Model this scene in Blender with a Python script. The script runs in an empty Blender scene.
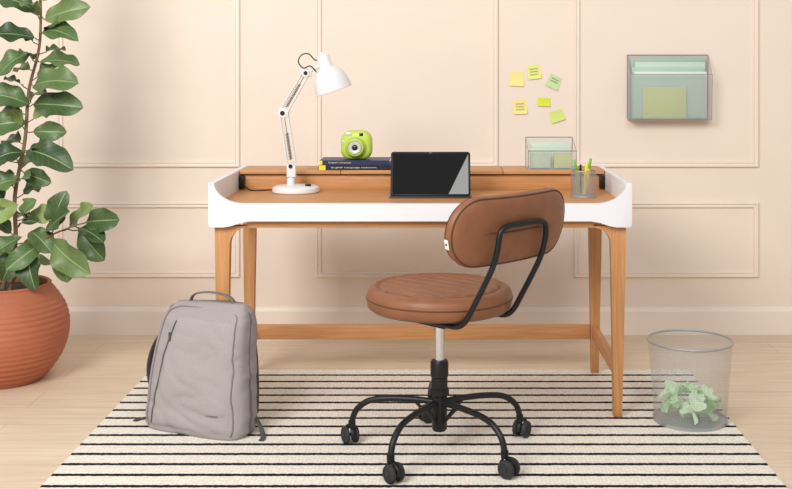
import bpy, bmesh, math, random
from mathutils import Vector, Matrix, noise
random.seed(7)
S=bpy.context.scene; C=S.collection
S.view_settings.view_transform='Standard'
PI=math.pi
F=1082.0; CX=436.0; HY=68.0; HC=1.12
def P(px,py,d): return Vector(((px-CX)*d/F,d,HC-(py-HY)*d/F))
RUG=.009
# ---------------------------------------------------------------- materials
def lin(c):
    out=[]
    for v in c:
        v=v/255.0
        out.append(v/12.92 if v<=.04045 else ((v+.055)/1.055)**2.4)
    return out
def sc(c,k): return (min(1,c[0]*k),min(1,c[1]*k),min(1,c[2]*k),1)
def mat(name,c,rough=.5,metal=0,var=.06,scale=8,stretch=(1,1,1),bump=0,bscale=80,spec=.5,bstretch=(1,1,1),coat=0,bdist=.002,trans=0):
    m=bpy.data.materials.new(name); m.use_nodes=True
    nt=m.node_tree; N=nt.nodes; L=nt.links
    b=N['Principled BSDF']; c=lin(c)
    tc=N.new('ShaderNodeTexCoord'); mp=N.new('ShaderNodeMapping'); mp.inputs['Scale'].default_value=stretch
    nz=N.new('ShaderNodeTexNoise'); nz.inputs['Scale'].default_value=scale; nz.inputs['Detail'].default_value=5
    cr=N.new('ShaderNodeValToRGB'); cr.color_ramp.elements[0].position=.3; cr.color_ramp.elements[1].position=.7
    cr.color_ramp.elements[0].color=sc(c,1-var); cr.color_ramp.elements[1].color=sc(c,1+var)
    L.new(tc.outputs['Object'],mp.inputs[0]); L.new(mp.outputs[0],nz.inputs['Vector']); L.new(nz.outputs['Fac'],cr.inputs[0])
    L.new(cr.outputs[0],b.inputs['Base Color'])
    b.inputs['Roughness'].default_value=rough; b.inputs['Metallic'].default_value=metal
    b.inputs['Specular IOR Level'].default_value=spec; b.inputs['Coat Weight'].default_value=coat
    if bump:
        mp2=N.new('ShaderNodeMapping'); mp2.inputs['Scale'].default_value=bstretch
        n2=N.new('ShaderNodeTexNoise'); n2.inputs['Scale'].default_value=bscale; n2.inputs['Detail'].default_value=3
        bp=N.new('ShaderNodeBump'); bp.inputs['Strength'].default_value=bump; bp.inputs['Distance'].default_value=bdist
        L.new(tc.outputs['Object'],mp2.inputs[0]); L.new(mp2.outputs[0],n2.inputs['Vector'])
        L.new(n2.outputs['Fac'],bp.inputs['Height']); L.new(bp.outputs[0],b.inputs['Normal'])
    if trans:
        tl=N.new('ShaderNodeBsdfTranslucent'); L.new(cr.outputs[0],tl.inputs['Color'])
        ms=N.new('ShaderNodeMixShader'); ms.inputs[0].default_value=trans
        L.new(b.outputs[0],ms.inputs[1]); L.new(tl.outputs[0],ms.inputs[2]); L.new(ms.outputs[0],N['Material Output'].inputs['Surface'])
    return m
WALLC=(235,220,206)
M={}
M['wall']=mat('wall_paint',WALLC,.75,var=.01,bump=.05,bscale=200,spec=.2)
M['trim']=mat('trim_paint',(238,224,211),.45,var=.008,spec=.45)
WOODC=(194,139,90)
M['woodx']=mat('oak_x',WOODC,.45,var=.16,scale=22,stretch=(.3,8,8),bump=.1,bscale=60,bstretch=(1,20,20),spec=.35)
M['woody']=mat('oak_y',WOODC,.45,var=.16,scale=22,stretch=(8,.3,8),bump=.1,bscale=60,bstretch=(20,1,20),spec=.35)
M['woodz']=mat('oak_z',WOODC,.45,var=.16,scale=22,stretch=(8,8,.3),bump=.1,bscale=60,bstretch=(20,20,1),spec=.35)
M['white']=mat('white_lacquer',(226,226,229),.35,var=.008)
M['whitemetal']=mat('white_enamel',(222,221,220),.28,var=.01,spec=.4)
M['black']=mat('black_powder',(24,24,26),.42,var=.1,bump=.05,bscale=300,spec=.35)
M['blackplastic']=mat('black_plastic',(18,18,20),.5,var=.1,spec=.35)
M['castergrey']=mat('caster_tread',(46,46,48),.6,var=.1,spec=.35)
M['chrome']=mat('chrome',(215,215,218),.14,metal=1,var=.02)
M['steel']=mat('steel_wire',(165,165,167),.35,metal=.4,var=.05)
M['darksteel']=mat('spring_steel',(86,86,88),.35,metal=.6,var=.05)
M['leather']=mat('tan_leather',(134,87,59),.42,var=.09,scale=22,bump=.3,bscale=260,spec=.36)
M['leather2']=mat('tan_leather_seam',(84,51,34),.5,var=.1)
M['terracotta']=mat('terracotta',(172,101,72),.6,var=.10,scale=5,bump=.3,bscale=70,spec=.35)
M['soil']=mat('soil',(62,45,34),.95,var=.35,scale=60,bump=1,bscale=90)
M['bark']=mat('bark',(118,98,72),.85,var=.2,scale=30,bump=.5,bscale=80)
M['bag']=mat('bag_fabric',(156,148,147),.9,var=.09,scale=420,bump=.3,bscale=22,spec=.15,bstretch=(1,1,1.6),bdist=.005)
M['bag2']=mat('bag_fabric_pocket',(161,153,152),.9,var=.09,scale=420,bump=.3,bscale=20,spec=.15,bstretch=(1.5,1,1),bdist=.005)
M['bag3']=mat('bag_fabric_piping',(126,119,119),.9,var=.10,scale=420,spec=.15)
M['strap']=mat('dark_webbing',(76,74,77),.85,var=.1,scale=200)
M['strapl']=mat('grey_webbing',(112,108,109),.85,var=.1,scale=200)
M['zip']=mat('zip_grey',(88,84,87),.6,var=.1,scale=200)
M['lime']=mat('lime_plastic',(186,210,80),.35,var=.03)
M['limed']=mat('lime_plastic_dark',(174,198,84),.38,var=.03)
M['glassblk']=mat('dark_glass',(34,36,38),.12,var=.02)
M['silver']=mat('silver_plastic',(198,202,194),.3,metal=.2,var=.03)
M['screen']=mat('screen_glass',(2,2,3),.004,var=.0,spec=.5)
M['bezel']=mat('tablet_case',(16,16,18),.5,var=.05,spec=.3)
M['base_d']=mat('tablet_base',(46,46,50),.5,var=.05)
M['y1']=mat('note_yellow',(240,226,142),.8,var=.02)
M['y2']=mat('note_yellowgreen',(228,230,136),.8,var=.02)
M['y3']=mat('note_neon',(214,224,60),.8,var=.02)
M['g1']=mat('note_mint',(196,218,164),.8,var=.02)
M['g2']=mat('note_lime',(208,224,120),.8,var=.02)
M['ink']=mat('ink',(60,60,70),.7,var=.02)
M['fg1']=mat('folder_teal',(176,204,188),.7,var=.02)
M['fg2']=mat('folder_sage',(198,214,196),.7,var=.02)
M['fg3']=mat('folder_grey_green',(162,186,172),.7,var=.02)
M['padg']=mat('pad_green',(198,210,138),.8,var=.02)
M['mint']=mat('paper_mint',(216,240,204),.8,var=.04,scale=20,trans=.2)
M['mint2']=mat('paper_green',(190,228,174),.8,var=.04,scale=20,trans=.2)
M['minto']=mat('pad_mint',(190,214,184),.8,var=.03,scale=20)
M['paper']=mat('paper_white',(232,230,222),.8,var=.03,scale=200,stretch=(1,1,6))
M['bookblack']=mat('book_black',(20,21,26),.45,var=.05)
M['bookblue']=mat('book_blue',(26,42,80),.45,var=.05)
M['bookyellow']=mat('book_yellow',(232,206,50),.5,var=.03)
M['pengreen']=mat('pen_green',(110,180,50),.35,var=.02)
M['penyellow']=mat('pen_yellow',(236,222,60),.35,var=.02)
M['cord']=mat('black_cord',(22,22,22),.5,var=.05)

def leafmat():
    m=bpy.data.materials.new('leaf_green'); m.use_nodes=True; nt=m.node_tree;N=nt.nodes;L=nt.links
    b=N['Principled BSDF']; tc=N.new('ShaderNodeTexCoord')
    nz=N.new('ShaderNodeTexNoise'); nz.inputs['Scale'].default_value=9; nz.inputs['Detail'].default_value=3
    uvn=N.new('ShaderNodeUVMap'); uvn.uv_map='rnd'; s2=N.new('ShaderNodeSeparateXYZ'); L.new(uvn.outputs[0],s2.inputs[0])
    ma=N.new('ShaderNodeMath');ma.operation='MULTIPLY_ADD';ma.inputs[1].default_value=.72;L.new(s2.outputs[0],ma.inputs[0])
    mb=N.new('ShaderNodeMath');mb.operation='MULTIPLY';mb.inputs[1].default_value=.40;L.new(nz.outputs['Fac'],mb.inputs[0]);L.new(mb.outputs[0],ma.inputs[2])
    cr=N.new('ShaderNodeValToRGB'); e=cr.color_ramp.elements
    e[0].position=.15;e[0].color=sc(lin((44,66,38)),1); e[1].position=.88;e[1].color=sc(lin((140,158,94)),1)
    k_=e.new(.55); k_.color=sc(lin((84,108,62)),1)
    L.new(tc.outputs['Object'],nz.inputs['Vector']); L.new(ma.outputs[0],cr.inputs[0])
    uv1=N.new('ShaderNodeUVMap'); uv1.uv_map='UVMap'
    sx=N.new('ShaderNodeSeparateXYZ'); L.new(uv1.outputs[0],sx.inputs[0])
    a=N.new('ShaderNodeMath');a.operation='SUBTRACT';a.inputs[1].default_value=.5;L.new(sx.outputs[1],a.inputs[0])
    ab=N.new('ShaderNodeMath');ab.operation='ABSOLUTE';L.new(a.outputs[0],ab.inputs[0])
    lt=N.new('ShaderNodeMath');lt.operation='LESS_THAN';lt.inputs[1].default_value=.022;L.new(ab.outputs[0],lt.inputs[0])
    k=N.new('ShaderNodeMath');k.operation='MULTIPLY_ADD';k.inputs[1].default_value=-.55;L.new(ab.outputs[0],k.inputs[0]);L.new(sx.outputs[0],k.inputs[2])
    k2=N.new('ShaderNodeMath');k2.operation='MULTIPLY';k2.inputs[1].default_value=8;L.new(k.outputs[0],k2.inputs[0])
    fr=N.new('ShaderNodeMath');fr.operation='FRACT';L.new(k2.outputs[0],fr.inputs[0])
    l2=N.new('ShaderNodeMath');l2.operation='LESS_THAN';l2.inputs[1].default_value=.08;L.new(fr.outputs[0],l2.inputs[0])
    l3=N.new('ShaderNodeMath');l3.operation='MULTIPLY';l3.inputs[1].default_value=.2;L.new(l2.outputs[0],l3.inputs[0])
    l4=N.new('ShaderNodeMath');l4.operation='MULTIPLY';l4.inputs[1].default_value=.7;L.new(lt.outputs[0],l4.inputs[0])
    mx=N.new('ShaderNodeMath');mx.operation='MAXIMUM';L.new(l4.outputs[0],mx.inputs[0]);L.new(l3.outputs[0],mx.inputs[1])
    mm=N.new('ShaderNodeMix');mm.data_type='RGBA';mm.inputs['B'].default_value=sc(lin((150,172,114)),1)
    L.new(mx.outputs[0],mm.inputs['Factor']);L.new(cr.outputs[0],mm.inputs['A']);L.new(mm.outputs['Result'],b.inputs['Base Color'])
    b.inputs['Roughness'].default_value=.42; b.inputs['Specular IOR Level'].default_value=.42
    return m
M['leaf']=leafmat()
def meshmat(name,c,cells=250,t=.32,metal=.3):
    m=bpy.data.materials.new(name); m.use_nodes=True; nt=m.node_tree;N=nt.nodes;L=nt.links
    b=N['Principled BSDF']; b.inputs['Base Color'].default_value=sc(lin(c),1); b.inputs['Metallic'].default_value=metal; b.inputs['Roughness'].default_value=.4
    tc=N.new('ShaderNodeTexCoord'); sx=N.new('ShaderNodeSeparateXYZ'); L.new(tc.outputs['UV'],sx.inputs[0])
    o=[]
    for i in (0,1):
        k=N.new('ShaderNodeMath');k.operation='MULTIPLY';k.inputs[1].default_value=cells;L.new(sx.outputs[i],k.inputs[0])
        f=N.new('ShaderNodeMath');f.operation='FRACT';L.new(k.outputs[0],f.inputs[0])
        l=N.new('ShaderNodeMath');l.operation='LESS_THAN';l.inputs[1].default_value=t;L.new(f.outputs[0],l.inputs[0]);o.append(l)
    mx=N.new('ShaderNodeMath');mx.operation='MAXIMUM';L.new(o[0].outputs[0],mx.inputs[0]);L.new(o[1].outputs[0],mx.inputs[1])
    tr=N.new('ShaderNodeBsdfTransparent'); ms=N.new('ShaderNodeMixShader')
    L.new(mx.outputs[0],ms.inputs[0]);L.new(tr.outputs[0],ms.inputs[1]);L.new(b.outputs[0],ms.inputs[2])
    L.new(ms.outputs[0],N['Material Output'].inputs['Surface'])
    return m
M['mesh']=meshmat('wire_mesh',(196,196,198),170,.17,.1)
M['meshc']=meshmat('cup_mesh',(160,160,163),260,.25,.2)
M['meshb']=meshmat('bin_mesh',(180,180,182),190,.14,.15)
def floormat():
    m=bpy.data.materials.new('oak_floor'); m.use_nodes=True; nt=m.node_tree;N=nt.nodes;L=nt.links
    b=N['Principled BSDF']; tc=N.new('ShaderNodeTexCoord')
    br=N.new('ShaderNodeTexBrick'); br.inputs['Scale'].default_value=1
    br.inputs['Brick Width'].default_value=1.35; br.inputs['Row Height'].default_value=.17; br.inputs['Mortar Size'].default_value=.0013
    br.inputs['Color1'].default_value=sc(lin((219,199,173)),1); br.inputs['Color2'].default_value=sc(lin((228,209,184)),1)
    br.inputs['Mortar'].default_value=sc(lin((196,171,143)),1)
    L.new(tc.outputs['Object'],br.inputs['Vector'])
    mp=N.new('ShaderNodeMapping'); mp.inputs['Scale'].default_value=(.8,9,1); nz=N.new('ShaderNodeTexNoise'); nz.inputs['Scale'].default_value=5; nz.inputs['Detail'].default_value=8
    L.new(tc.outputs['Object'],mp.inputs[0]);L.new(mp.outputs[0],nz.inputs['Vector'])
    cr=N.new('ShaderNodeValToRGB');cr.color_ramp.elements[0].position=.3;cr.color_ramp.elements[1].position=.7
    cr.color_ramp.elements[0].color=(.86,.83,.80,1);cr.color_ramp.elements[1].color=(1,1,1,1);L.new(nz.outputs['Fac'],cr.inputs[0])
    mm=N.new('ShaderNodeMix');mm.data_type='RGBA';mm.blend_type='MULTIPLY';mm.inputs['Factor'].default_value=1
    L.new(br.outputs['Color'],mm.inputs['A']);L.new(cr.outputs[0],mm.inputs['B']);L.new(mm.outputs['Result'],b.inputs['Base Color'])
    b.inputs['Roughness'].default_value=.5; b.inputs['Specular IOR Level'].default_value=.35
    return m
M['floor']=floormat()
def rugmat():
    m=bpy.data.materials.new('striped_rug'); m.use_nodes=True; nt=m.node_tree;N=nt.nodes;L=nt.links
    b=N['Principled BSDF']; tc=N.new('ShaderNodeTexCoord'); sx=N.new('ShaderNodeSeparateXYZ');L.new(tc.outputs['Object'],sx.inputs[0])
    nz=N.new('ShaderNodeTexNoise');nz.inputs['Scale'].default_value=85;nz.inputs['Detail'].default_value=3;L.new(tc.outputs['Object'],nz.inputs['Vector'])
    a=N.new('ShaderNodeMath');a.operation='MULTIPLY_ADD';a.inputs[1].default_value=.009;L.new(nz.outputs['Fac'],a.inputs[0]);L.new(sx.outputs[1],a.inputs[2])
    k=N.new('ShaderNodeMath');k.operation='MULTIPLY';k.inputs[1].default_value=1/.080;L.new(a.outputs[0],k.inputs[0])
    f=N.new('ShaderNodeMath');f.operation='FRACT';L.new(k.outputs[0],f.inputs[0])
    l=N.new('ShaderNodeMath');l.operation='LESS_THAN';l.inputs[1].default_value=.225;L.new(f.outputs[0],l.inputs[0])
    mm=N.new('ShaderNodeMix');mm.data_type='RGBA';L.new(l.outputs[0],mm.inputs['Factor'])
    mp=N.new('ShaderNodeMapping'); mp.inputs['Scale'].default_value=(1,1.5,1);L.new(tc.outputs['Object'],mp.inputs[0])
    n3=N.new('ShaderNodeTexVoronoi');n3.inputs['Scale'].default_value=92;n3.inputs['Randomness'].default_value=.45;L.new(mp.outputs[0],n3.inputs['Vector'])
    cr=N.new('ShaderNodeValToRGB');cr.color_ramp.elements[0].position=.1;cr.color_ramp.elements[1].position=.8
    cr.color_ramp.elements[0].color=sc(lin((247,242,232)),1);cr.color_ramp.elements[1].color=sc(lin((216,207,193)),1);L.new(n3.outputs['Distance'],cr.inputs[0])
    L.new(cr.outputs[0],mm.inputs['A']);mm.inputs['B'].default_value=sc(lin((36,35,40)),1)
    L.new(mm.outputs['Result'],b.inputs['Base Color']);b.inputs['Roughness'].default_value=.95;b.inputs['Specular IOR Level'].default_value=.1
    bp=N.new('ShaderNodeBump');bp.invert=True;bp.inputs['Strength'].default_value=.5;bp.inputs['Distance'].default_value=.003;L.new(n3.outputs['Distance'],bp.inputs['Height']);L.new(bp.outputs[0],b.inputs['Normal'])
    return m
M['rug']=rugmat()

# ---------------------------------------------------------------- mesh helpers
def nb(): return bmesh.new()
def obj(name,bm,m,parent=None,world=False,angle=35,kind=None,label=None,flat=False,uvbox=False):
    if world and parent is not None:
        bmesh.ops.translate(bm,verts=bm.verts,vec=-Vector(gl(parent)))
    bmesh.ops.recalc_face_normals(bm,faces=bm.faces)
    if uvbox:
        uv=bm.loops.layers.uv.verify()
        for f in bm.faces:
            n=f.normal; ax=max(range(3),key=lambda i:abs(n[i])); o=[i for i in range(3) if i!=ax]
            for l in f.loops: l[uv].uv=(l.vert.co[o[0]]+7,l.vert.co[o[1]]+7)
    me=bpy.data.meshes.new(name); bm.to_mesh(me); bm.free()
    me.materials.append(m)
    if not flat:
        me.shade_smooth()
        me.set_sharp_from_angle(angle=math.radians(angle))
    o=bpy.data.objects.new(name,me); C.objects.link(o)
    if parent is not None: o.parent=parent
    if kind: o['kind']=kind
    if label: o['label']=label
    return o
def gl(p):
    v=Vector((0,0,0))
    while p is not None: v=v+p.location; p=p.parent
    return v
def thing(name,label,cat,loc,rz=0,group=None):
    o=bpy.data.objects.new(name,None); C.objects.link(o); o.location=loc; o.rotation_euler=(0,0,rz); o.empty_display_size=.05
    o['label']=label;o['category']=cat
    if group:o['group']=group
    return o
def tag(o,label,cat,group=None):
    o['label']=label;o['category']=cat
    if group:o['group']=group
    return o
def origin(o,loc):
    loc=Vector(loc); o.data.transform(Matrix.Translation(-loc)); o.location=loc; return o
def box(bm,x0,x1,y0,y1,z0,z1,bev=0,seg=2,M4=None):
    g=bmesh.ops.create_cube(bm,size=1)
    vs=g['verts']
    for v in vs:
        v.co=Vector(((x0+x1)/2+v.co.x*(x1-x0),(y0+y1)/2+v.co.y*(y1-y0),(z0+z1)/2+v.co.z*(z1-z0)))
    if M4 is not None:
        for v in vs: v.co=M4@v.co
    if bev:
        es=list({e for v in vs for e in v.link_edges})
        bmesh.ops.bevel(bm,geom=es,offset=bev,segments=seg,affect='EDGES',profile=.5)
def smooth(pts,n=8,closed=False):
    pts=[Vector(p) for p in pts]; out=[]; k=len(pts)
    rng=range(k) if closed else range(k-1)
    for i in rng:
        if closed: a,b,c,d=pts[(i-1)%k],pts[i],pts[(i+1)%k],pts[(i+2)%k]
        else: a=pts[max(0,i-1)];b=pts[i];c=pts[i+1];d=pts[min(k-1,i+2)]
        for j in range(n):
            t=j/n
            out.append(.5*((2*b)+(c-a)*t+(2*a-5*b+4*c-d)*t*t+(3*b-a-3*c+d)*t**3))
    if not closed: out.append(pts[-1])
    return out
def tube(bm,pts,r,seg=10,closed=False,ref=None,ry=None,caps=True):
    pts=[Vector(p) for p in pts]; n=len(pts); rings=[]
    rr=r if isinstance(r,(list,tuple)) else [r]*n
    prev=None
    for i,p in enumerate(pts):
        if closed: t=(pts[(i+1)%n]-pts[(i-1)%n]).normalized()
        else: t=(pts[min(n-1,i+1)]-pts[max(0,i-1)]).normalized()
        if ref is not None: s=Vector(ref)
        elif prev is None: s=Vector((0,0,1)) if abs(t.z)<.8 else Vector((0,1,0))
        else: s=prev
        s=(s-t*s.dot(t)).normalized(); prev=s; o=t.cross(s)
        ring=[]
        for k in range(seg):
            a=2*PI*k/seg
            ring.append(bm.verts.new(p+s*math.cos(a)*rr[i]+o*math.sin(a)*(rr[i] if ry is None else ry)))
        rings.append(ring)
    m=n if closed else n-1
    for i in range(m):
        A=rings[i];B=rings[(i+1)%n]
        for k in range(seg):
            bm.faces.new((A[k],A[(k+1)%seg],B[(k+1)%seg],B[k]))
    if not closed and caps:
        bm.faces.new(rings[0][::-1]); bm.faces.new(rings[-1])
def lathe(bm,prof,seg=48,c=(0,0,0),M4=None,uvs=False):
    c=Vector(c); rings=[]; uv=bm.loops.layers.uv.verify() if uvs else None
    for r,z in prof:
        if r<1e-6:
            v=c+Vector((0,0,z)); rings.append([bm.verts.new(M4@v if M4 is not None else v)])
        else:
            ring=[]
            for k in range(seg):
                a=2*PI*k/seg; v=c+Vector((r*math.cos(a),r*math.sin(a),z))
                ring.append(bm.verts.new(M4@v if M4 is not None else v))
            rings.append(ring)
    rm=max(p[0] for p in prof)
    for i in range(len(rings)-1):
        A,B=rings[i],rings[i+1]
        if len(A)==1 and len(B)==1: continue
        for k in range(seg):
            k2=(k+1)%seg
            if len(A)==1: f=bm.faces.new((A[0],B[k],B[k2])); us=[(k,i),(k,i+1),(k+1,i+1)]
            elif len(B)==1: f=bm.faces.new((A[k],A[k2],B[0])); us=[(k,i),(k+1,i),(k,i+1)]
            else: f=bm.faces.new((A[k],A[k2],B[k2],B[k])); us=[(k,i),(k+1,i),(k+1,i+1),(k,i+1)]
            if uvs:
                for l,(a,j) in zip(f.loops,us): l[uv].uv=(a/seg*2*PI*rm, prof[j][1])
def prism(bm,poly,axis,a,b,bev=0):
    def mk(p,t):
        if axis=='y': return Vector((p[0],t,p[1]))
        if axis=='x': return Vector((t,p[0],p[1]))
        return Vector((p[0],p[1],t))
    A=[bm.verts.new(mk(p,a)) for p in poly];B=[bm.verts.new(mk(p,b)) for p in poly]
    f1=bm.faces.new(A[::-1]);f2=bm.faces.new(B); n=len(poly); es=set(f1.edges)|set(f2.edges)
    for i in range(n): bm.faces.new((A[i],A[(i+1)%n],B[(i+1)%n],B[i]))
    if bev: bmesh.ops.bevel(bm,geom=list(es),offset=bev,segments=2,affect='EDGES',profile=.5)
def quad(bm,a,b,c,d): bm.faces.new([bm.verts.new(Vector(p)) for p in (a,b,c,d)])
def rrect(a,b,r,nc=8,nl=12,ns=3):
    r=max(.0008,min(r,a,b)); pts=[]
    cs=[(a-r,b-r,0),(-a+r,b-r,PI/2),(-a+r,-b+r,PI),(a-r,-b+r,1.5*PI)]
    for i,(cx,cy,a0) in enumerate(cs):
        arc=[(cx+r*math.cos(a0+PI/2*k/nc),cy+r*math.sin(a0+PI/2*k/nc)) for k in range(nc+1)]
        pts+=arc
        nx=cs[(i+1)%4]; e=arc[-1]; s=(nx[0]+r*math.cos(nx[2]),nx[1]+r*math.sin(nx[2]))
        n=nl if i%2==0 else ns
        for k in range(1,n): pts.append((e[0]+(s[0]-e[0])*k/n,e[1]+(s[1]-e[1])*k/n))
    return pts
def loft(bm,loops,cap=True):
    R=[[bm.verts.new(Vector(p)) for p in lp] for lp in loops]
    for A,B in zip(R,R[1:]):
        n=len(A)
        for k in range(n): bm.faces.new((A[k],A[(k+1)%n],B[(k+1)%n],B[k]))
    if cap: bm.faces.new(R[0][::-1]);bm.faces.new(R[-1])

# ================================================================ SETTING
DW=4.556; K=DW/F
def WX(px): return (px-CX)*K
def WZ(py): return HC-(py-HY)*K
bm=nb(); box(bm,-3.2,3.2,DW,DW+.1,0,2.7); obj('wall_back',bm,M['wall'],kind='structure')
bm=nb(); box(bm,-3.2,3.2,-1.2,DW+.1,-.05,0); obj('floor',bm,M['floor'],kind='structure')
bm=nb(); prism(bm,[(DW,0),(DW-.016,0),(DW-.016,.098),(DW-.012,.104),(DW-.010,.110),(DW-.004,.115),(DW,.115)],'x',-3.2,3.2); obj('baseboard_back',bm,M['trim'],kind='structure',angle=20)
def frame(bm,x0,x1,z0,z1):
    prof=[(0,0),(0,.009),(.003,.014),(.007,.014),(.009,.007),(.015,.007),(.018,.011),(.021,.011),(.023,0)]
    R=[]
    for o,p in prof:
        R.append([bm.verts.new((x,DW-p,z)) for x,z in ((x0+o,z0+o),(x1-o,z0+o),(x1-o,z1-o),(x0+o,z1-o))])
    for A,B in zip(R,R[1:]):
        for k in range(4): bm.faces.new((A[k],A[(k+1)%4],B[(k+1)%4],B[k]))
ti=1
for a,b in ((-459,-279),(-199,-20),(58,240),(316,498),(574,758),(833,1013)):
    for z0,z1 in ((WZ(167),2.45),(WZ(277),WZ(202))):
        bm=nb(); frame(bm,WX(a),WX(b),z0,z1); obj('trim_%d'%ti,bm,M['trim'],kind='structure',angle=15); ti+=1

# ================================================================ RUG
bm=nb()
n_=160; x0,x1,y0,y1=-1.05,.93,1.75,3.985
out=[]
for k in range(60): out.append((x0+(x1-x0)*k/60,y0))
for k in range(n_): out.append((x1+.004*noise.noise(Vector((k*.9,3,0))),y0+(y1-y0)*k/n_))
for k in range(60): out.append((x1-(x1-x0)*k/60,y1+.004*noise.noise(Vector((k*.9,8,0)))))
for k in range(n_): out.append((x0+.004*noise.noise(Vector((k*.9,5,0))),y1-(y1-y0)*k/n_))
prism(bm,out,'z',0,RUG)
tag(origin(obj('rug',bm,M['rug']),(-.06,2.87,0)),'cream woven rug with thin black stripes under the desk','rug')

# ================================================================ DESK
dc=-.05
desk=thing('desk','oak writing desk with white lacquered raised rim and slim tapered legs','desk',(dc,3.7,RUG))
L_,R_=dc-.67,dc+.67
bm=nb(); box(bm,L_+.020,R_-.020,3.439,4.015,.668,.688); obj('desktop',bm,M['woodx'],desk,True)
for s in (-1,1):
    xo=dc+s*.67; xi=dc+s*.650
    bm=nb(); prism(bm,[(3.439,.618),(4.02,.618),(4.02,.757),(3.439,.757)],'x',min(xo,xi),max(xo,xi),bev=.0015); obj('side_panel',bm,M['white'],desk,True)
pts=[(L_,.755),(L_+.002,.757),(L_+.018,.757)]
for k in range(1,15):
    t=PI+PI/2*k/14
    pts.append((L_+.110+.092*math.cos(t),.757+.066*math.sin(t)))
top=pts
bl=[(L_,.624),(L_+.004,.617),(L_+.012,.615),(L_+.05,.616),(L_+.075,.621),(L_+.10,.630),(L_+.13,.636)]
poly=top+[(2*dc-x,z) for x,z in top[::-1]]+[(2*dc-x,z) for x,z in bl]+bl[::-1]
bm=nb(); prism(bm,poly,'y',3.42,3.439,bev=.001); obj('front_panel',bm,M['white'],desk,True)
for s in (-1,1):
    for y in (3.46,3.955):
        X=lambda v: dc+s*v
        FR=.055
        pl=[(X(.655),.6175),(X(.652),.45),(X(.643),RUG),(X(.616),RUG),(X(.612),.3),(X(.607),.611-FR)]
        for k in range(1,11):
            t=k/10*PI/2; pl.append((X(.607-FR*(1-math.cos(t))),.611-FR+FR*math.sin(t)))
        pl+=[(X(.607-FR),.6175)]
        bm=nb(); prism(bm,pl,'y',y-.018,y+.018,bev=.003); obj('leg',bm,M['woodz'],desk,True)
for y in (3.46,3.955):
    bm=nb(); box(bm,dc-.552,dc+.552,y-.016,y+.016,.6112,.637,bev=.001); obj('apron_rail',bm,M['woodx'],desk,True)
for s in (-1,1):
    bm=nb(); x=dc+s*.632; box(bm,x-.014,x+.014,3.48,3.935,.618,.667,bev=.002); obj('side_rail',bm,M['woody'],desk,True)
    bm=nb(); x=dc+s*.628; box(bm,x-.011,x+.011,3.477,3.938,.135,.182,bev=.003); obj('side_stretcher',bm,M['woody'],desk,True)
bm=nb(); box(bm,dc-.612,dc+.612,3.945,3.967,.13,.182,bev=.003); obj('rear_stretcher',bm,M['woodx'],desk,True)
bm=nb(); box(bm,L_+.021,R_-.021,3.855,4.015,.688,.738,bev=.001); obj('ledge_box',bm,M['woodx'],desk,True)
xs=[L_+.022,dc-.288,dc+.288,R_-.022]
for a,b in zip(xs,xs[1:]):
    bm=nb(); box(bm,a+.001,b-.001,3.84,4.017,.743,.757,bev=.0015); obj('ledge_lid',bm,M['woodx'],desk,True)
bm=nb(); box(bm,L_+.024,R_-.024,3.87,4.01,.738,.743); obj('gap_shade_strip',bm,M['blackplastic'],desk,True)  # solid black strip under the lids, its colour stands in for the gap's shade
for s in (-1,1):
    bm=nb(); x=dc+s*.640; box(bm,x-.0095,x+.0095,3.835,3.8545,.693,.737,bev=.002); obj('cable_port',bm,M['blackplastic'],desk,True)

# ================================================================ LAMP
LD=3.765
lb=Vector(((296-CX)*LD/F,LD,.6882))
lamp=thing('desk_lamp','white adjustable arm desk lamp with bell shade and round base','lamp',lb)
bm=nb(); lathe(bm,[(0,0),(.078,0),(.082,.003),(.0825,.012),(.080,.018),(.070,.0225),(.04,.025),(.022,.027),(0,.028)],56); obj('base',bm,M['whitemetal'],lamp)
def LP(px,py,dy=0):
    v=P(px,py,LD); v.y+=dy; return v-lb
j0=LP(291,166); e1=LP(283,113); e2=LP(306,73); hd=LP(319,66)
bm=nb(); lathe(bm,[(.0,.026),(.014,.026),(.014,.045),(.010,.05),(.010,.07),(0,.07)],20,c=(j0.x,0,0)); box(bm,j0.x-.014,j0.x+.018,-.014,.014,.052,.094,bev=.004); obj('stem',bm,M['whitemetal'],lamp)
bm=nb()
for s in (-1,1):
    tube(bm,[j0+Vector((-.011,s*.009,0)),e1+Vector((-.011,s*.009,0))],.0024,8)
    tube(bm,[j0+Vector((.016,s*.009,.012)),e1+Vector((.015,s*.009,.008))],.0024,8)
obj('lower_arm',bm,M['whitemetal'],lamp)
bm=nb()
d=(e2-e1)
n=Vector((d.z,0,-d.x)).normalized()
for s in (-1,1):
    tube(bm,[e1+n*.013+Vector((0,s*.009,0)),e2+n*.011+Vector((0,s*.009,0))],.0024,8)
    tube(bm,[e1-n*.013+Vector((0,s*.009,0)),e2-n*.011+Vector((0,s*.009,0))],.0024,8)
obj('upper_arm',bm,M['whitemetal'],lamp)
def disc(bm,c,r,w):
    lathe(bm,[(0,-w),(r,-w),(r,w),(0,w)],24,M4=Matrix.Translation(c)@Matrix.Rotation(PI/2,4,'X'))
bm=nb(); box(bm,-.018,.020,-.0135,.0135,-.014,.018,bev=.006,M4=Matrix.Translation(e1)@Matrix.Rotation(.3,4,'Y')); disc(bm,e1,.015,.0145); obj('elbow_joint',bm,M['whitemetal'],lamp)
for q_,rr_,off in ((e1,.008,-.016),(e2,.007,-.016),(j0,.007,-.0155)):
    bm=nb(); disc(bm,q_+Vector((0,off,0)),rr_,.0015); obj('pivot_screw',bm,M['blackplastic'],lamp)
bm=nb(); box(bm,-.020,.020,-.006,.006,-.015,.015,bev=.004,M4=Matrix.Translation(e2)); disc(bm,e2,.013,.0145); tube(bm,[e2,hd],.0075,10); obj('head_joint',bm,M['whitemetal'],lamp)
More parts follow.
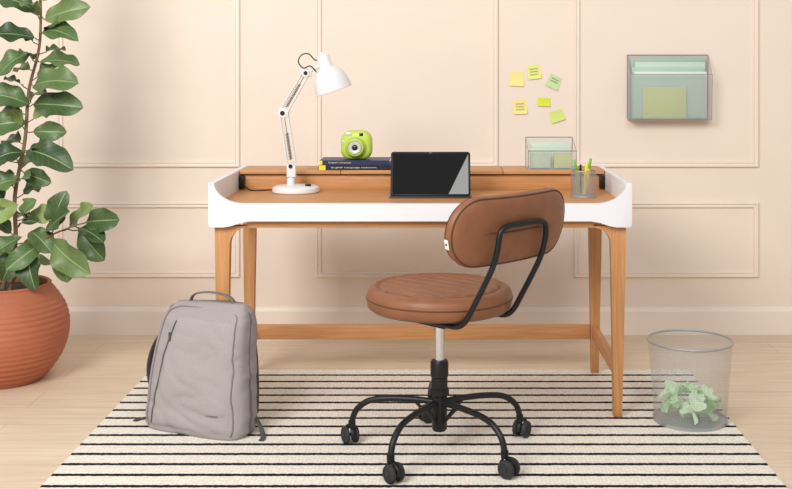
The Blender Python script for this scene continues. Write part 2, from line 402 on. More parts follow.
def spring(bm,a,b,r,turns):
    a=Vector(a);b=Vector(b);t=(b-a).normalized();s=Vector((0,1,0));o=t.cross(s).normalized();pts=[]
    N_=turns*8
    for i in range(N_+1):
        an=2*PI*i/8; pts.append(a+(b-a)*i/N_+s*math.cos(an)*r+o*math.sin(an)*r)
    tube(bm,pts,.0012,5)
bm=nb(); q1=j0+Vector((.003,0,0)); q2=e1+Vector((.003,0,0)); spring(bm,q1.lerp(q2,.12),q1.lerp(q2,.62),.0050,18); tube(bm,[q1.lerp(q2,.6),q1.lerp(q2,.9)],.0012,6); obj('spring',bm,M['darksteel'],lamp)
bm=nb(); spring(bm,e1.lerp(e2,.15)+n*.0,e1.lerp(e2,.72),.0050,15); tube(bm,[e1.lerp(e2,.7),e1.lerp(e2,.95)],.0012,6); obj('spring',bm,M['darksteel'],lamp)
axis=(LP(335,93)-LP(323.3,57)).normalized(); top_=LP(322,54.5)
q=axis.to_track_quat('Z','Y').to_matrix().to_4x4()
MS=Matrix.Translation(top_)@q
prof=[(0,-.002),(.012,-.001),(.0205,.003),(.0235,.010),(.0238,.042),(.026,.047),(.036,.053),(.0475,.064),(.0560,.080),(.0615,.099),(.0645,.118),(.0655,.130),(.066,.134),(.064,.131),(.0630,.118),(.060,.100),(.0545,.082),(.046,.067),(.035,.057),(.02,.051),(0,.050)]
bm=nb(); lathe(bm,prof,56,M4=MS); shade=obj('lamp_shade',bm,M['whitemetal'],lamp,angle=60)
bm=nb(); lathe(bm,[(0,.052),(.012,.053),(.013,.072),(.024,.090),(.027,.106),(.018,.120),(0,.125)],28,M4=MS); obj('bulb',bm,M['paper'],shade)
bm=nb(); lathe(bm,[(0,-.009),(.004,-.009),(.005,-.001),(0,0)],14,M4=MS); obj('shade_knob',bm,M['whitemetal'],shade)
bm=nb(); tube(bm,smooth([LP(317,72,-.018),LP(311,66,-.018),LP(304,68,-.018),LP(299,62,-.016),LP(302,55,-.012),LP(309,54,-.008),LP(315,60,-.004),LP(320,60)],8),.0022,8); obj('head_cable',bm,M['cord'],lamp)
bm=nb(); z=.0025; tube(bm,smooth([(-.075,.045,.005),(-.10,.05,z),(-.14,.03,z),(-.165,.04,z),(-.185,.055,.012),(-.193,.068,.018)],8),.0022,8); obj('power_cord',bm,M['cord'],lamp)
bm=nb(); box(bm,.035,.055,-.03,-.018,.0225,.031,bev=.002); obj('switch',bm,M['blackplastic'],lamp)

# ================================================================ BOOKS
def text_mesh(s,width,height):
    cu=bpy.data.curves.new('lettering','FONT'); cu.body=s; cu.size=1; cu.resolution_u=2
    to=bpy.data.objects.new('lettering_tmp',cu); C.objects.link(to)
    dg=bpy.context.evaluated_depsgraph_get(); me=bpy.data.meshes.new_from_object(to.evaluated_get(dg))
    bpy.data.objects.remove(to); bpy.data.curves.remove(cu)
    xs_=[v.co.x for v in me.vertices]; ys_=[v.co.y for v in me.vertices]
    sx_=width/(max(xs_)-min(xs_)); sy_=height/(max(ys_)-min(ys_)); x0_=min(xs_); y0_=min(ys_)
    for v in me.vertices: v.co=Vector(((v.co.x-x0_)*sx_,0,(v.co.y-y0_)*sy_))
    return me
def book(name,label,x0,x1,y0,y1,z0,h,cover,band,txt,tx0,tx1):
    t=thing(name,label,'book',((x0+x1)/2,(y0+y1)/2,z0),group='books lying on the desk ledge')
    bm=nb(); w=.0022
    poly=[(y0,z0+.0),(y1,z0),(y1,z0+w),(y0+w,z0+w),(y0+w,z0+h-w),(y1,z0+h-w),(y1,z0+h),(y0,z0+h)]
    prism(bm,poly,'x',x0,x1); obj('cover',bm,cover,t,True)
    bm=nb(); box(bm,x0+.003,x1-.003,y0+w+.0002,y1-.004,z0+w,z0+h-w); obj('pages',bm,M['paper'],t,True)
    for bd_ in band:
        bm=nb(); box(bm,bd_[0],bd_[1],y0-.0006,y0,z0+.0005,z0+h-.0005); obj('spine_band',bm,bd_[2],t,True)
    me=text_mesh(txt,tx1-tx0,h*.32); me.materials.append(M['paper'])
    o=bpy.data.objects.new('spine_lettering',me); C.objects.link(o); o.parent=t; o.location=Vector((tx0,y0-.0008,z0+h*.34))-t.location
    return t
bx0,bx1=P(319,0,3.85).x,P(391,0,3.85).x
book('book','black book with long white title and yellow left spine end, lowest on the desk ledge',bx0,bx1,3.842,4.0,.757,.018,M['bookblack'],[(bx0+.001,bx0+.024,M['bookyellow'])],'English Language Learners',bx0+.045,bx0+.205)
book('book','dark blue book with small white title lying directly under the lime camera',bx0+.002,bx1-.006,3.846,3.995,.7752,.016,M['bookblue'],[(bx0+.002,bx0+.012,M['bookyellow'])],'English Language',bx0+.035,bx0+.115)

# ================================================================ INSTANT CAMERA
cam0=P(356.5,160,3.9); cl=Vector((cam0.x,3.91,.7914))
ic=thing('instant_camera','lime green rounded instant camera standing on the two books','camera',cl,math.radians(-6))
def camloop(ins,y):
    out=[]
    for x,z in rrect(.056-ins,.052-ins,.032-ins*.5,8,8,4):
        zz=z+.052
        xx=x*(1-.12*max(0,(z/.052))**2)
        out.append((xx,y,zz))
    return out
bm=nb(); loft(bm,[camloop(.03,-.0285),camloop(.018,-.028),camloop(.008,-.0255),camloop(.002,-.020),camloop(0,-.012),camloop(0,.014),camloop(.002,.021),camloop(.008,.0265),camloop(.018,.028),camloop(.03,.028)])
obj('body',bm,M['lime'],ic,angle=60)
MX=Matrix.Translation((.002,-.027,.044))@Matrix.Rotation(PI/2,4,'X')
bm=nb(); lathe(bm,[(0,0),(.037,0),(.037,.008),(.034,.012),(.032,.020),(.030,.023),(.026,.024),(.025,.02),(0,.02)],40,M4=MX); lens=obj('lens_barrel',bm,M['limed'],ic)
bm=nb(); lathe(bm,[(0,.0202),(.0225,.0202),(.0225,.0245),(.018,.0250),(.012,.0225),(0,.0225)],32,M4=MX); obj('lens_ring',bm,M['silver'],lens)
bm=nb(); lathe(bm,[(0,.023),(.0105,.023),(.008,.0255),(0,.027)],28,M4=MX); obj('lens_glass',bm,M['glassblk'],lens)
bm=nb(); box(bm,-.036,-.012,-.0295,-.025,.084,.097,bev=.002); obj('flash_window',bm,M['silver'],ic)
bm=nb(); box(bm,.014,.028,-.0295,-.025,.084,.096,bev=.002); obj('viewfinder',bm,M['glassblk'],ic)
bm=nb(); lathe(bm,[(0,0),(.006,0),(.006,.003),(0,.004)],20,M4=Matrix.Translation((-.044,-.025,.062))@Matrix.Rotation(PI/2,4,'X')); obj('shutter_button',bm,M['silver'],ic)

# ================================================================ TABLET
tb=thing('tablet','black tablet propped upright in a folio case on the desk','tablet',((430.5-CX)*3.62/F,3.61,.6882))
TM=Matrix.Translation((0,0,.0045))@Matrix.Rotation(math.radians(-21),4,'X')
bm=nb()
def tl(ins,y): return [TM@Vector((x,y,z+.077)) for x,z in rrect(.134-ins,.077-ins,.009,6,2,2)]
loft(bm,[tl(.002,-.0005),tl(0,.001),tl(0,.0050),tl(.002,.0065)]); obj('case_shell',bm,M['bezel'],tb)
bm=nb()
def tl2(ins,y): return [TM@Vector((x,y,z+.077)) for x,z in rrect(.1270-ins,.0705-ins,.003,4,2,2)]
loft(bm,[tl2(0,-.0014),tl2(0,-.0006)]); obj('screen',bm,M['screen'],tb)
bm=nb(); box(bm,-.136,.136,-.026,.10,0,.0036,bev=.001); box(bm,-.136,.136,-.026,-.020,.0030,.0062,bev=.001); obj('case_base',bm,M['base_d'],tb)
bm=nb(); prism(bm,[(.040,.10),(.0435,.10),(.0985,.0042),(.094,.0042)],'x',-.12,.12); obj('support_flap',bm,M['bezel'],tb)
bm=nb(); lathe(bm,[(0,0),(.0016,0),(0,.0006)],12,M4=TM@Matrix.Translation((0,-.0008,.1505))@Matrix.Rotation(PI/2,4,'X')); obj('front_lens',bm,M['silver'],tb)

# ================================================================ PEN CUP + PENS
pc=Vector(((583.5-CX)*3.63/F,3.63,.6882))
cup=thing('pen_cup','round silver wire mesh pen cup holding green and yellow pens','pen cup',pc)
bm=nb(); lathe(bm,[(.042,.002),(.0425,.087)],40,uvs=True); obj('mesh_wall',bm,M['meshc'],cup)
bm=nb(); tube(bm,[(.0425*math.cos(a*PI/20),.0425*math.sin(a*PI/20),.088) for a in range(40)],.0017,8,closed=True); obj('rim',bm,M['steel'],cup)
bm=nb(); lathe(bm,[(0,0),(.042,0),(.043,.003),(.042,.005),(0,.003)],40); obj('base',bm,M['steel'],cup)
def pen(x,y,tx,ty,h,m,label,capm,r=.0042):
    t=thing('pen',label,'pen',pc+Vector((x,y,.0062)))
    a=Vector((0,0,0));b=Vector((tx-x,ty-y,h)); u=(b-a).normalized()
    bm=nb(); tube(bm,[a,a+u*.01,b-u*.035],[.001,r,r],10); obj('barrel',bm,m,t)
    bm=nb(); tube(bm,[b-u*.035,b-u*.034,b-u*.003,b],[r,r*1.15,r*1.1,r*.6],10); obj('cap',bm,capm,t)
pen(-.012,0,-.030,.002,.118,M['pengreen'],'green pen leaning left in the mesh pen cup',M['pengreen'])
pen(.006,.012,.026,.012,.122,M['penyellow'],'yellow pen with green cap at the right of the pen cup',M['pengreen'])
pen(.0,-.014,.008,-.022,.108,M['penyellow'],'all-yellow highlighter at the front of the pen cup',M['penyellow'],.005)
pen(-.008,.018,-.006,.030,.100,M['blackplastic'],'black pen standing at the back of the pen cup',M['blackplastic'],.0035)

# ================================================================ DESK ORGANISER
oc=Vector((P(551.5,0,3.9).x,3.93,.757))
og=thing('desk_organizer','silver mesh sloped letter holder on right end of desk ledge','organizer',oc)
W=.086; Dh=.06
def rimwire(bm,pts,r=.0016,closed=True): tube(bm,pts,r,6,closed=closed)
bm=nb(); quad(bm,(-W,Dh,.002),(W,Dh,.002),(W,Dh,.108),(-W,Dh,.108)); obj('back_panel',bm,M['mesh'],og,uvbox=True)
bm=nb(); quad(bm,(-W,-Dh,.002),(W,-Dh,.002),(W,-Dh,.066),(-W,-Dh,.066)); obj('front_panel',bm,M['mesh'],og,uvbox=True)
for s in (-1,1):
    bm=nb(); quad(bm,(s*W,-Dh,.002),(s*W,Dh,.002),(s*W,Dh,.108),(s*W,-Dh,.066)); obj('side_panel',bm,M['mesh'],og,uvbox=True)
bm=nb(); box(bm,-W,W,-Dh,Dh,0,.0018); obj('bottom_panel',bm,M['steel'],og)
bm=nb(); rimwire(bm,[(-W,-Dh,.066),(W,-Dh,.066),(W,Dh,.108),(-W,Dh,.108)],.002)
for s in (-1,1):
    rimwire(bm,[(s*W,-Dh,.002),(s*W,-Dh,.066)],.0016,False); rimwire(bm,[(s*W,Dh,.002),(s*W,Dh,.108)],.0016,False)
obj('rim',bm,M['steel'],og)
def pad(name,label,cat,x0,x1,y0,y1,z0,z1,m,group=None,tilt=0):
    cx,cy=(x0+x1)/2,(y0+y1)/2
    bm=nb(); box(bm,x0-cx,x1-cx,y0-cy,y1-cy,0,z1-z0,bev=.0004,M4=Matrix.Rotation(tilt,4,'X'))
    o=obj(name,bm,m); o.location=(cx,cy,z0); return tag(o,label,cat,group)
pad('card','grey-green card standing at the back of the desk letter holder','card',oc.x-.07,oc.x+.075,oc.y+.040,oc.y+.044,oc.z+.004,oc.z+.090,M['fg2'])
pad('notepad','pale mint note pad at the left of the desk letter holder','note pad',oc.x-.078,oc.x-.005,oc.y-.040,oc.y-.022,oc.z+.004,oc.z+.075,M['minto'])
pad('notepad','yellow-green note pad at the right of the desk letter holder','note pad',oc.x+.008,oc.x+.070,oc.y-.044,oc.y-.028,oc.z+.004,oc.z+.058,M['padg'])

# ================================================================ WALL FILE HOLDER
wx0,wx1=WX(627),WX(707.5); wz0,wz1=WZ(119),WZ(55)
wc=Vector(((wx0+wx1)/2,DW-.001,wz0))
wf=thing('wall_file_holder','silver wire mesh file pocket mounted on the panelled wall','file holder',wc)
hw=(wx1-wx0)/2; H=wz1-wz0; Db=.004; Df=.078
bm=nb(); quad(bm,(-hw,-Db,0),(hw,-Db,0),(hw,-Db,H),(-hw,-Db,H)); obj('back_panel',bm,M['mesh'],wf,uvbox=True)
bm=nb(); quad(bm,(-hw,-Df+.012,0),(hw,-Df+.012,0),(hw,-Df,H*.70),(-hw,-Df,H*.70)); obj('front_panel',bm,M['mesh'],wf,uvbox=True)
for s in (-1,1):
    bm=nb(); bm.faces.new([bm.verts.new(p) for p in ((s*hw,-Db,0),(s*hw,-Df+.012,0),(s*hw,-Df,H*.70),(s*hw,-Db,H))]); obj('side_panel',bm,M['mesh'],wf,uvbox=True)
bm=nb(); box(bm,-hw,hw,-Df+.012,-Db,-.002,0); obj('bottom_panel',bm,M['steel'],wf)
bm=nb()
rimwire(bm,[(-hw,-Db,H),(hw,-Db,H),(hw,-Df,H*.70),(-hw,-Df,H*.70)],.0020)
rimwire(bm,[(-hw,-Db,0),(hw,-Db,0),(hw,-Df+.012,0),(-hw,-Df+.012,0)],.0018)
for s in (-1,1):
    rimwire(bm,[(s*hw,-Df+.012,0),(s*hw,-Df,H*.7)],.0018,False); rimwire(bm,[(s*hw,-Db,0),(s*hw,-Db,H)],.0018,False)
obj('frame',bm,M['steel'],wf)
pad('folder','grey-green folder standing tallest at the back of the wall file pocket','folder',wc.x-hw+.012,wc.x+hw-.012,wc.y-.014,wc.y-.011,wz0+.004,wz0+H-.012,M['fg3'])
pad('folder','pale sage sheet second from the back in the wall file pocket','folder',wc.x-hw+.030,wc.x+hw-.016,wc.y-.024,wc.y-.021,wz0+.004,wz0+H-.030,M['fg2'])
pad('folder','teal folder in the middle of the wall file pocket','folder',wc.x-hw+.014,wc.x+hw-.024,wc.y-.033,wc.y-.030,wz0+.004,wz0+H-.052,M['fg1'])
pad('folder','white sheet just in front of the teal folder in wall file pocket','folder',wc.x-hw+.024,wc.x+hw-.014,wc.y-.042,wc.y-.039,wz0+.004,wz0+H-.070,M['paper'])
pad('folder','green-grey folder nearest the front mesh, behind the square yellow-green pad','folder',wc.x-hw+.012,wc.x+hw-.02,wc.y-.050,wc.y-.047,wz0+.004,wz0+H-.084,M['fg1'])
pad('notepad','yellow-green square pad low behind the front mesh of wall file pocket','note pad',wc.x-hw+.055,wc.x-hw+.235,wc.y-.061,wc.y-.056,wz0+.004,wz0+.135,M['padg'])

# ================================================================ STICKY NOTES
def note(px,py,w,h,rot,m,label,scr=0):
    c=Vector((WX(px),DW,WZ(py)))
    t=thing('sticky_note',label,'sticky note',c,group='sticky notes on the wall')
    R4=Matrix.Rotation(rot,4,'Y'); bm=nb(); w*=K;h*=K
    n_=6; g=[[bm.verts.new(R4@Vector((-w/2+w*i/n_, -.0003-(.007*((n_-j)/n_)**2.5), -h/2+h*j/n_))) for i in range(n_+1)] for j in range(n_+1)]
    for j in range(n_):
        for i in range(n_): bm.faces.new((g[j][i],g[j][i+1],g[j+1][i+1],g[j+1][i]))
    obj('sheet',bm,m,t)
    if scr:
        bm=nb()
        for k in range(scr):
            z=h*(.22-.2*k); pts=[]
            for i in range(14):
                x=-w*.3+w*.6*i/13; zz=z+h*.05*math.sin(i*2.1+k); jj=(zz+h/2)/h
                pts.append(R4@Vector((x,-.0012-.007*(1-jj)**2.5,zz)))
            tube(bm,pts,.0008,5)
        obj('handwriting',bm,M['ink'],t)
note(517,79,14,14,.06,M['y1'],'blank pale yellow sticky note beside the written yellow-green one')
note(534,72,13,14,-.12,M['y2'],'topmost sticky note, yellow-green with handwriting',3)
note(554,82,13,13,.45,M['g1'],'tilted pale green sticky note with faint handwriting',2)
note(520,107,14,14,-.05,M['y1'],'yellow sticky note with handwriting below the blank yellow one',3)
note(544,102,13,8,.05,M['y3'],'small wide neon yellow sticky note between other notes',0)
note(557,116,14,11,-.3,M['g2'],'lime green sticky note, lowest one on the wall')

# ================================================================ CHAIR
yaw=math.radians(46)
ch=thing('office_chair','tan leather swivel office chair with round seat and black tube frame','chair',(.010,3.140,RUG),yaw)
bm=nb(); seg=160
SR=.176; SZ=.412
def ztop(r): return .0685+.0035*math.sin(max(0,(1-r/SR))*PI/2)
prof=[(0,0),(.10,0),(.172,.001),(.198,.004),(.208,.013),(.2115,.027),(.2115,.047),(.2070,.058),(.199,.0655),(.191,.0690),(.184,.0690),(.179,.0660),(SR,.0650)]
lathe(bm,[(r,z+SZ) for r,z in prof],seg)
CHW=.047; NC=14
def grv(x,r):
    k=(x/CHW+.5)%1; e=abs(2*k-1)
    return -.0090*e**3.2
def zt(x,y):
    r=math.hypot(x,y); edge=min(1,max(0,(SR-r)/.010))
    return SZ+.0650+(ztop(r)-.0650+.0045+grv(x,r))*edge**.6
xs_=[-SR+.0004]+[k*CHW/NC for k in range(-70,71) if abs(k*CHW/NC)<SR-.001]+[SR-.0004]
ys_=[-SR+2*SR*k/150 for k in range(151)]
cols=[]
for x in xs_:
    ym=math.sqrt(max(1e-8,SR*SR-x*x)); col=[]
    for y in ys_:
        yy=max(-ym,min(ym,y)); col.append(bm.verts.new((x,yy,zt(x,yy))))
    cols.append(col)
for A,B in zip(cols,cols[1:]):
    for k in range(150): bm.faces.new((A[k],B[k],B[k+1],A[k+1]))
bmesh.ops.remove_doubles(bm,verts=bm.verts,dist=1e-5)
seat=obj('seat',bm,M['leather'],ch,angle=80)
bm=nb(); tube(bm,[(.2115*math.cos(a*PI/36),.2115*math.sin(a*PI/36),.450) for a in range(72)],.0020,6,closed=True); obj('piping',bm,M['leather2'],seat)
for i in range(-4,4):
    x=(i+.5)*CHW
    if abs(x)>SR-.008: continue
    ym=math.sqrt((SR-.003)**2-x*x); pts=[]
    for k in range(61):
        y=-ym+2*ym*k/60; pts.append((x,y,zt(x,y)+.0010))
    bm=nb(); tube(bm,pts,.0016,6); obj('channel_seam',bm,M['leather2'],seat)
BT=Matrix.Translation((.010,-.276,.676))@Matrix.Rotation(math.radians(8),4,'X')
BEND=.48
BA,BB,BR=.242,.096,.094
def bl_(ins,y):
    return [BT@Vector((x,y+BEND*x*x,z)) for x,z in rrect(BA-ins,BB-ins,BR-ins,10,16,3)]
bm=nb(); loft(bm,[bl_(.093,.027),bl_(.07,.0265),bl_(.05,.0255),bl_(.035,.0235),bl_(.022,.0205),bl_(.011,.0155),bl_(.003,.0085),bl_(0,.001),bl_(0,-.003),bl_(.003,-.010),bl_(.011,-.0165),bl_(.022,-.0210),bl_(.035,-.0235),bl_(.05,-.025),bl_(.07,-.026),bl_(.093,-.0265)])
back=obj('backrest',bm,M['leather'],ch,angle=70)
bm=nb(); tube(bm,bl_(.0045,-.0125),.0020,6,closed=True); obj('piping',bm,M['leather2'],back)
bm=nb(); tube(bm,bl_(.0045,.0105),.0020,6,closed=True); obj('piping',bm,M['leather2'],back)
def edge_x(z):
    zc=max(0,abs(z)-(BB-BR)); return -(BA-BR+math.sqrt(max(0,BR*BR-zc*zc)))
def tagbox(ys,zs,o0,o1):
    bm=nb(); cs=[]
    for y,z in ((ys[0],zs[0]),(ys[1],zs[0]),(ys[1],zs[1]),(ys[0],zs[1])):
        ex=edge_x(z); cs.append((Vector((ex-o0,y+BEND*ex*ex,z)),Vector((ex-o1,y+BEND*ex*ex,z))))
    A=[bm.verts.new(BT@c[0]) for c in cs];B=[bm.verts.new(BT@c[1]) for c in cs]
    bm.faces.new(A);bm.faces.new(B[::-1])
    for i in range(4): bm.faces.new((A[i],A[(i+1)%4],B[(i+1)%4],B[i]))
    return bm
ft=obj('fabric_tag',tagbox((-.008,.005),(-.040,-.014),.0015,.0035),M['paper'],back)
obj('tag_print',tagbox((-.004,.001),(-.030,-.024),.0035,.0040),M['ink'],back)
def yb(z): return -.312-(z-.66)*.14
pts=[(-.10,-.02,.402),(-.10,-.12,.402),(-.10,-.165,.405),(-.10,-.195,.425),(-.10,-.228,.475),(-.10,-.290,.58),(-.10,yb(.64),.635),(-.099,yb(.67),.664),(-.090,yb(.69),.684),(-.065,yb(.7)+.0,.692),(-.03,yb(.7)+.0,.693)]
path=pts+[(-x,y,z) for x,y,z in pts[::-1]]
bm=nb(); tube(bm,smooth(path,6),.0080,12); obj('back_frame',bm,M['black'],ch)
bm=nb(); box(bm,-.115,.115,-.06,.09,.398,.4118,bev=.003); box(bm,-.045,.045,-.06,.08,.368,.399,bev=.008); obj('seat_mechanism',bm,M['black'],ch)
bm=nb(); tube(bm,smooth([(.04,-.02,.385),(.10,-.04,.384),(.15,-.055,.38)],6),.004,8); tube(bm,[(.148,-.054,.38),(.158,-.057,.379),(.19,-.068,.376),(.195,-.07,.3755)],[.004,.009,.008,.003],10); obj('height_lever',bm,M['black'],ch)
bm=nb(); lathe(bm,[(0,.24),(.0150,.24),(.0150,.368),(0,.368)],28); obj('gas_lift',bm,M['chrome'],ch)
bm=nb(); lathe(bm,[(0,.06),(.018,.06),(.022,.066),(.022,.160),(.028,.165),(.028,.182),(.0235,.186),(.0235,.215),(.0262,.218),(.0262,.258),(.023,.264),(.016,.264),(0,.264)],32); obj('hub',bm,M['black'],ch)
wb=[24,96,168,240,312]
for k in range(5):
    a=math.radians(wb[k])-yaw; u=Vector((math.cos(a),math.sin(a),0)); v=Vector((-math.sin(a),math.cos(a),0))
    bm=nb(); R=.264
    tube(bm,smooth([u*.020+Vector((0,0,.142)),u*.07+Vector((0,0,.145)),u*.15+Vector((0,0,.143)),u*.212+Vector((0,0,.132)),u*.250+Vector((0,0,.103)),u*R+Vector((0,0,.068))],8),.0090,12)
    tube(bm,[u*.018+Vector((0,0,.085)),u*.05+Vector((0,0,.118)),u*.075+Vector((0,0,.142))],.005,8)
    obj('leg',bm,M['black'],ch)
    ang=a+[.6,2.0,-.9,1.2,.2][k]; cu=Vector((math.cos(ang),math.sin(ang),0)); cv=Vector((-math.sin(ang),math.cos(ang),0)); cc=u*R
    bm=nb(); tube(bm,[cc+Vector((0,0,.050)),cc+Vector((0,0,.070))],[.0105,.011],14)
    wc_=cc+cu*.014+Vector((0,0,.0255))
    hp=[wc_+cu*.0285*math.cos(t)+Vector((0,0,.0285*math.sin(t))) for t in [math.radians(x) for x in range(-5,186,19)]]
    tube(bm,hp,.0075,8,ref=cv,ry=.003)
    tube(bm,[wc_-cv*.019,wc_+cv*.019],.004,8)
    cas=obj('caster',bm,M['blackplastic'],ch)
    for s in (-1,1):
        bm=nb(); rot=(cv*s).to_track_quat('Z','Y').to_matrix().to_4x4()
        lathe(bm,[(0,-.0065),(.022,-.0065),(.0250,-.004),(.0252,.002),(.0235,.0055),(.017,.0075),(.0165,.0055),(.007,.0055),(.006,.008),(0,.008)],28,M4=Matrix.Translation(wc_+cv*s*.0150)@rot); obj('wheel',bm,M['castergrey'],cas)

# ================================================================ BACKPACK
bag=thing('backpack','grey fabric backpack with diagonal front zip standing on the striped rug','backpack',(-.724,3.333,RUG),math.radians(-23))
BH=.387
def bw(t):
    a=.174-.026*t+.006*math.sin(min(1,t*1.2)*PI)
    if t>.83: a*=1-.18*((t-.83)/.17)**2.4
    if t<.07: a*=.95+.05*(t/.07)**.5
    return a
def bd(t):
    b=.078-.024*t+.006*math.sin(t*PI)
    if t>.84: b*=1-.66*((t-.84)/.16)**2.3
    if t<.07: b*=.88+.12*(t/.07)**.5
    return b
def bo(t): return (.024*t-.012*math.sin(t*PI),.024*t+.003*math.sin(t*PI))
NE=4.3
def wr(x,z,a):
    v=Vector((x*7+a*7,z*9,a)); w=.0085*noise.noise(v)
    rd=1-abs(noise.noise(Vector((x*9+z*14+a,z*10-x*5,3+a)))*2.0)
    return w-.0055*max(0,rd-.55)/.45*(.5+.9*max(0,.65-z/BH))
loops=[]
ts=[0,.008,.02,.035,.05,.07]+[.07+.76*k/50 for k in range(1,51)]+[.83+.17*k/16 for k in range(1,17)]
for t in ts:
    a,b=bw(t),bd(t);ox,oy=bo(t); lp=[]
    for k in range(160):
        th=2*PI*k/160; c_,s_=math.cos(th),math.sin(th)
        x=a*math.copysign(abs(c_)**(2/NE),c_); y=b*math.copysign(abs(s_)**(2/NE),s_)
        w_=wr(x,t*BH,0 if y<0 else 2)*(1 if .03<t<.95 else .2)
        sag=.005*math.sin(x*14+.6)*max(0,(t-.8)/.2)
        lp.append((x+ox+math.copysign(w_*.9,x),y+oy+w_*(-1 if y<0 else .3),t*BH+sag))
    loops.append(lp)
bm=nb(); loft(bm,loops); body=obj('body',bm,M['bag'],bag,angle=80)
def fy(x,z,off=0):
    t=min(1,max(0,z/BH)); a,b=bw(t),bd(t);ox,oy=bo(t); q_=min(.995,abs((x-ox)/a))
    return oy-b*(1-q_**NE)**(1/NE)-wr(x-ox,z,0)-off
def xl(z): 
    t=z/BH; return -.132+.036*t+.060*t**3
bm=nb(); ni,nj=30,46; G=[]; ZT=.345
for j in range(nj+1):
    z=.018+(ZT-.018)*j/nj; row=[]
    x0=xl(z); x1=bw(z/BH)*.86+bo(z/BH)[0]
    for i in range(ni+1):
        x=x0+(x1-x0)*i/ni; e=min(1,i/2.5)*min(1,(ni-i)/8)*min(1,j/2.5)*min(1,(nj-j)/9)
        row.append(bm.verts.new((x,fy(x,z,.0003+.0055*e**.5),z)))
    G.append(row)
for j in range(nj):
    for i in range(ni): bm.faces.new((G[j][i],G[j][i+1],G[j+1][i+1],G[j+1][i]))
pocket=obj('front_pocket',bm,M['bag2'],bag,angle=80)
zs=[.025+.31*k/28 for k in range(29)]
bm=nb(); tube(bm,[(xl(z)-.003,fy(xl(z)-.003,z,.001),z) for z in zs],.0024,8); 
obj('zipper',bm,M['zip'],pocket)
bm=nb(); zz=.300; box(bm,xl(zz)-.010,xl(zz)-.002,fy(xl(zz),zz)-.010,fy(xl(zz),zz)-.007,zz-.028,zz,bev=.001); obj('zipper_pull',bm,M['strap'],pocket)
def ring(frac_y,r,m,name,tmax=.95):
    def side(sg):
        sp=[]
        for k in range(31):
            t=.03+(tmax-.05)*k/30; ox,oy=bo(t); a,b=bw(t),bd(t)
            x=a*(1-abs(frac_y)**NE)**(1/NE)*sg; w_=wr(x,t*BH,0)
            sp.append((x+ox+sg*.0010+math.copysign(w_*.9,x),oy+b*frac_y-w_,t*BH))
        return sp
    t=tmax; ox,oy=bo(t); a,b=bw(t),bd(t); topz=t*BH+.004
    mid=[(a*.86*(1-2*k/8)+ox,oy+b*frac_y*.95,topz+.001) for k in range(1,8)]
    bm=nb(); tube(bm,smooth(side(1)+mid+side(-1)[::-1],2),r,8); obj(name,bm,m,bag)
ring(-.86,.0024,M['bag3'],'edge_piping',.955)
ring(-.10,.0024,M['zip'],'main_zipper',.968)
HZ=BH-.405
bm=nb(); tube(bm,smooth([(x+.012,y+.010,z+HZ) for x,y,z in [(-.070,.022,.390),(-.068,.02,.410),(-.050,.018,.426),(-.01,.016,.434),(.03,.016,.434),(.070,.018,.426),(.088,.02,.410),(.090,.022,.390)]],6),.009,10,ref=(0,1,0),ry=.003); obj('top_handle',bm,M['strapl'],bag)
bm=nb(); tube(bm,smooth([(-.09,.062,.35),(-.13,.066,.325),(-.178,.055,.275),(-.204,.038,.225),(-.212,.024,.165),(-.206,.028,.105),(-.186,.042,.055)],8),.015,12,ref=(0,1,0),ry=.0045); obj('shoulder_strap',bm,M['strap'],bag)
bm=nb(); tube(bm,smooth([(.110,.05,.35),(.125,.076,.31),(.138,.085,.23),(.148,.078,.12),(.158,.058,.05)],8),.012,12,ref=(1,0,0),ry=.004); obj('shoulder_strap',bm,M['strap'],bag)
for s in (-1,1):
    bm=nb(); tube(bm,smooth([(s*.168,.04,.05),(s*.192,.033,.022),(s*.210,.018,.006),(s*.226,-.004,.004),(s*.232,-.028,.004)],8),.0016,8,ref=(0,0,1),ry=.008); obj('strap_tail',bm,M['strap'],bag)
bm=nb(); x=.070
while x<.108:
    w_=random.choice((.002,.003,.003)); box(bm,x,x+w_,fy(x,.072)-.0066,fy(x,.072)-.0040,.0695,.0730); x+=w_+.002
obj('logo_lettering',bm,M['bag3'],pocket)

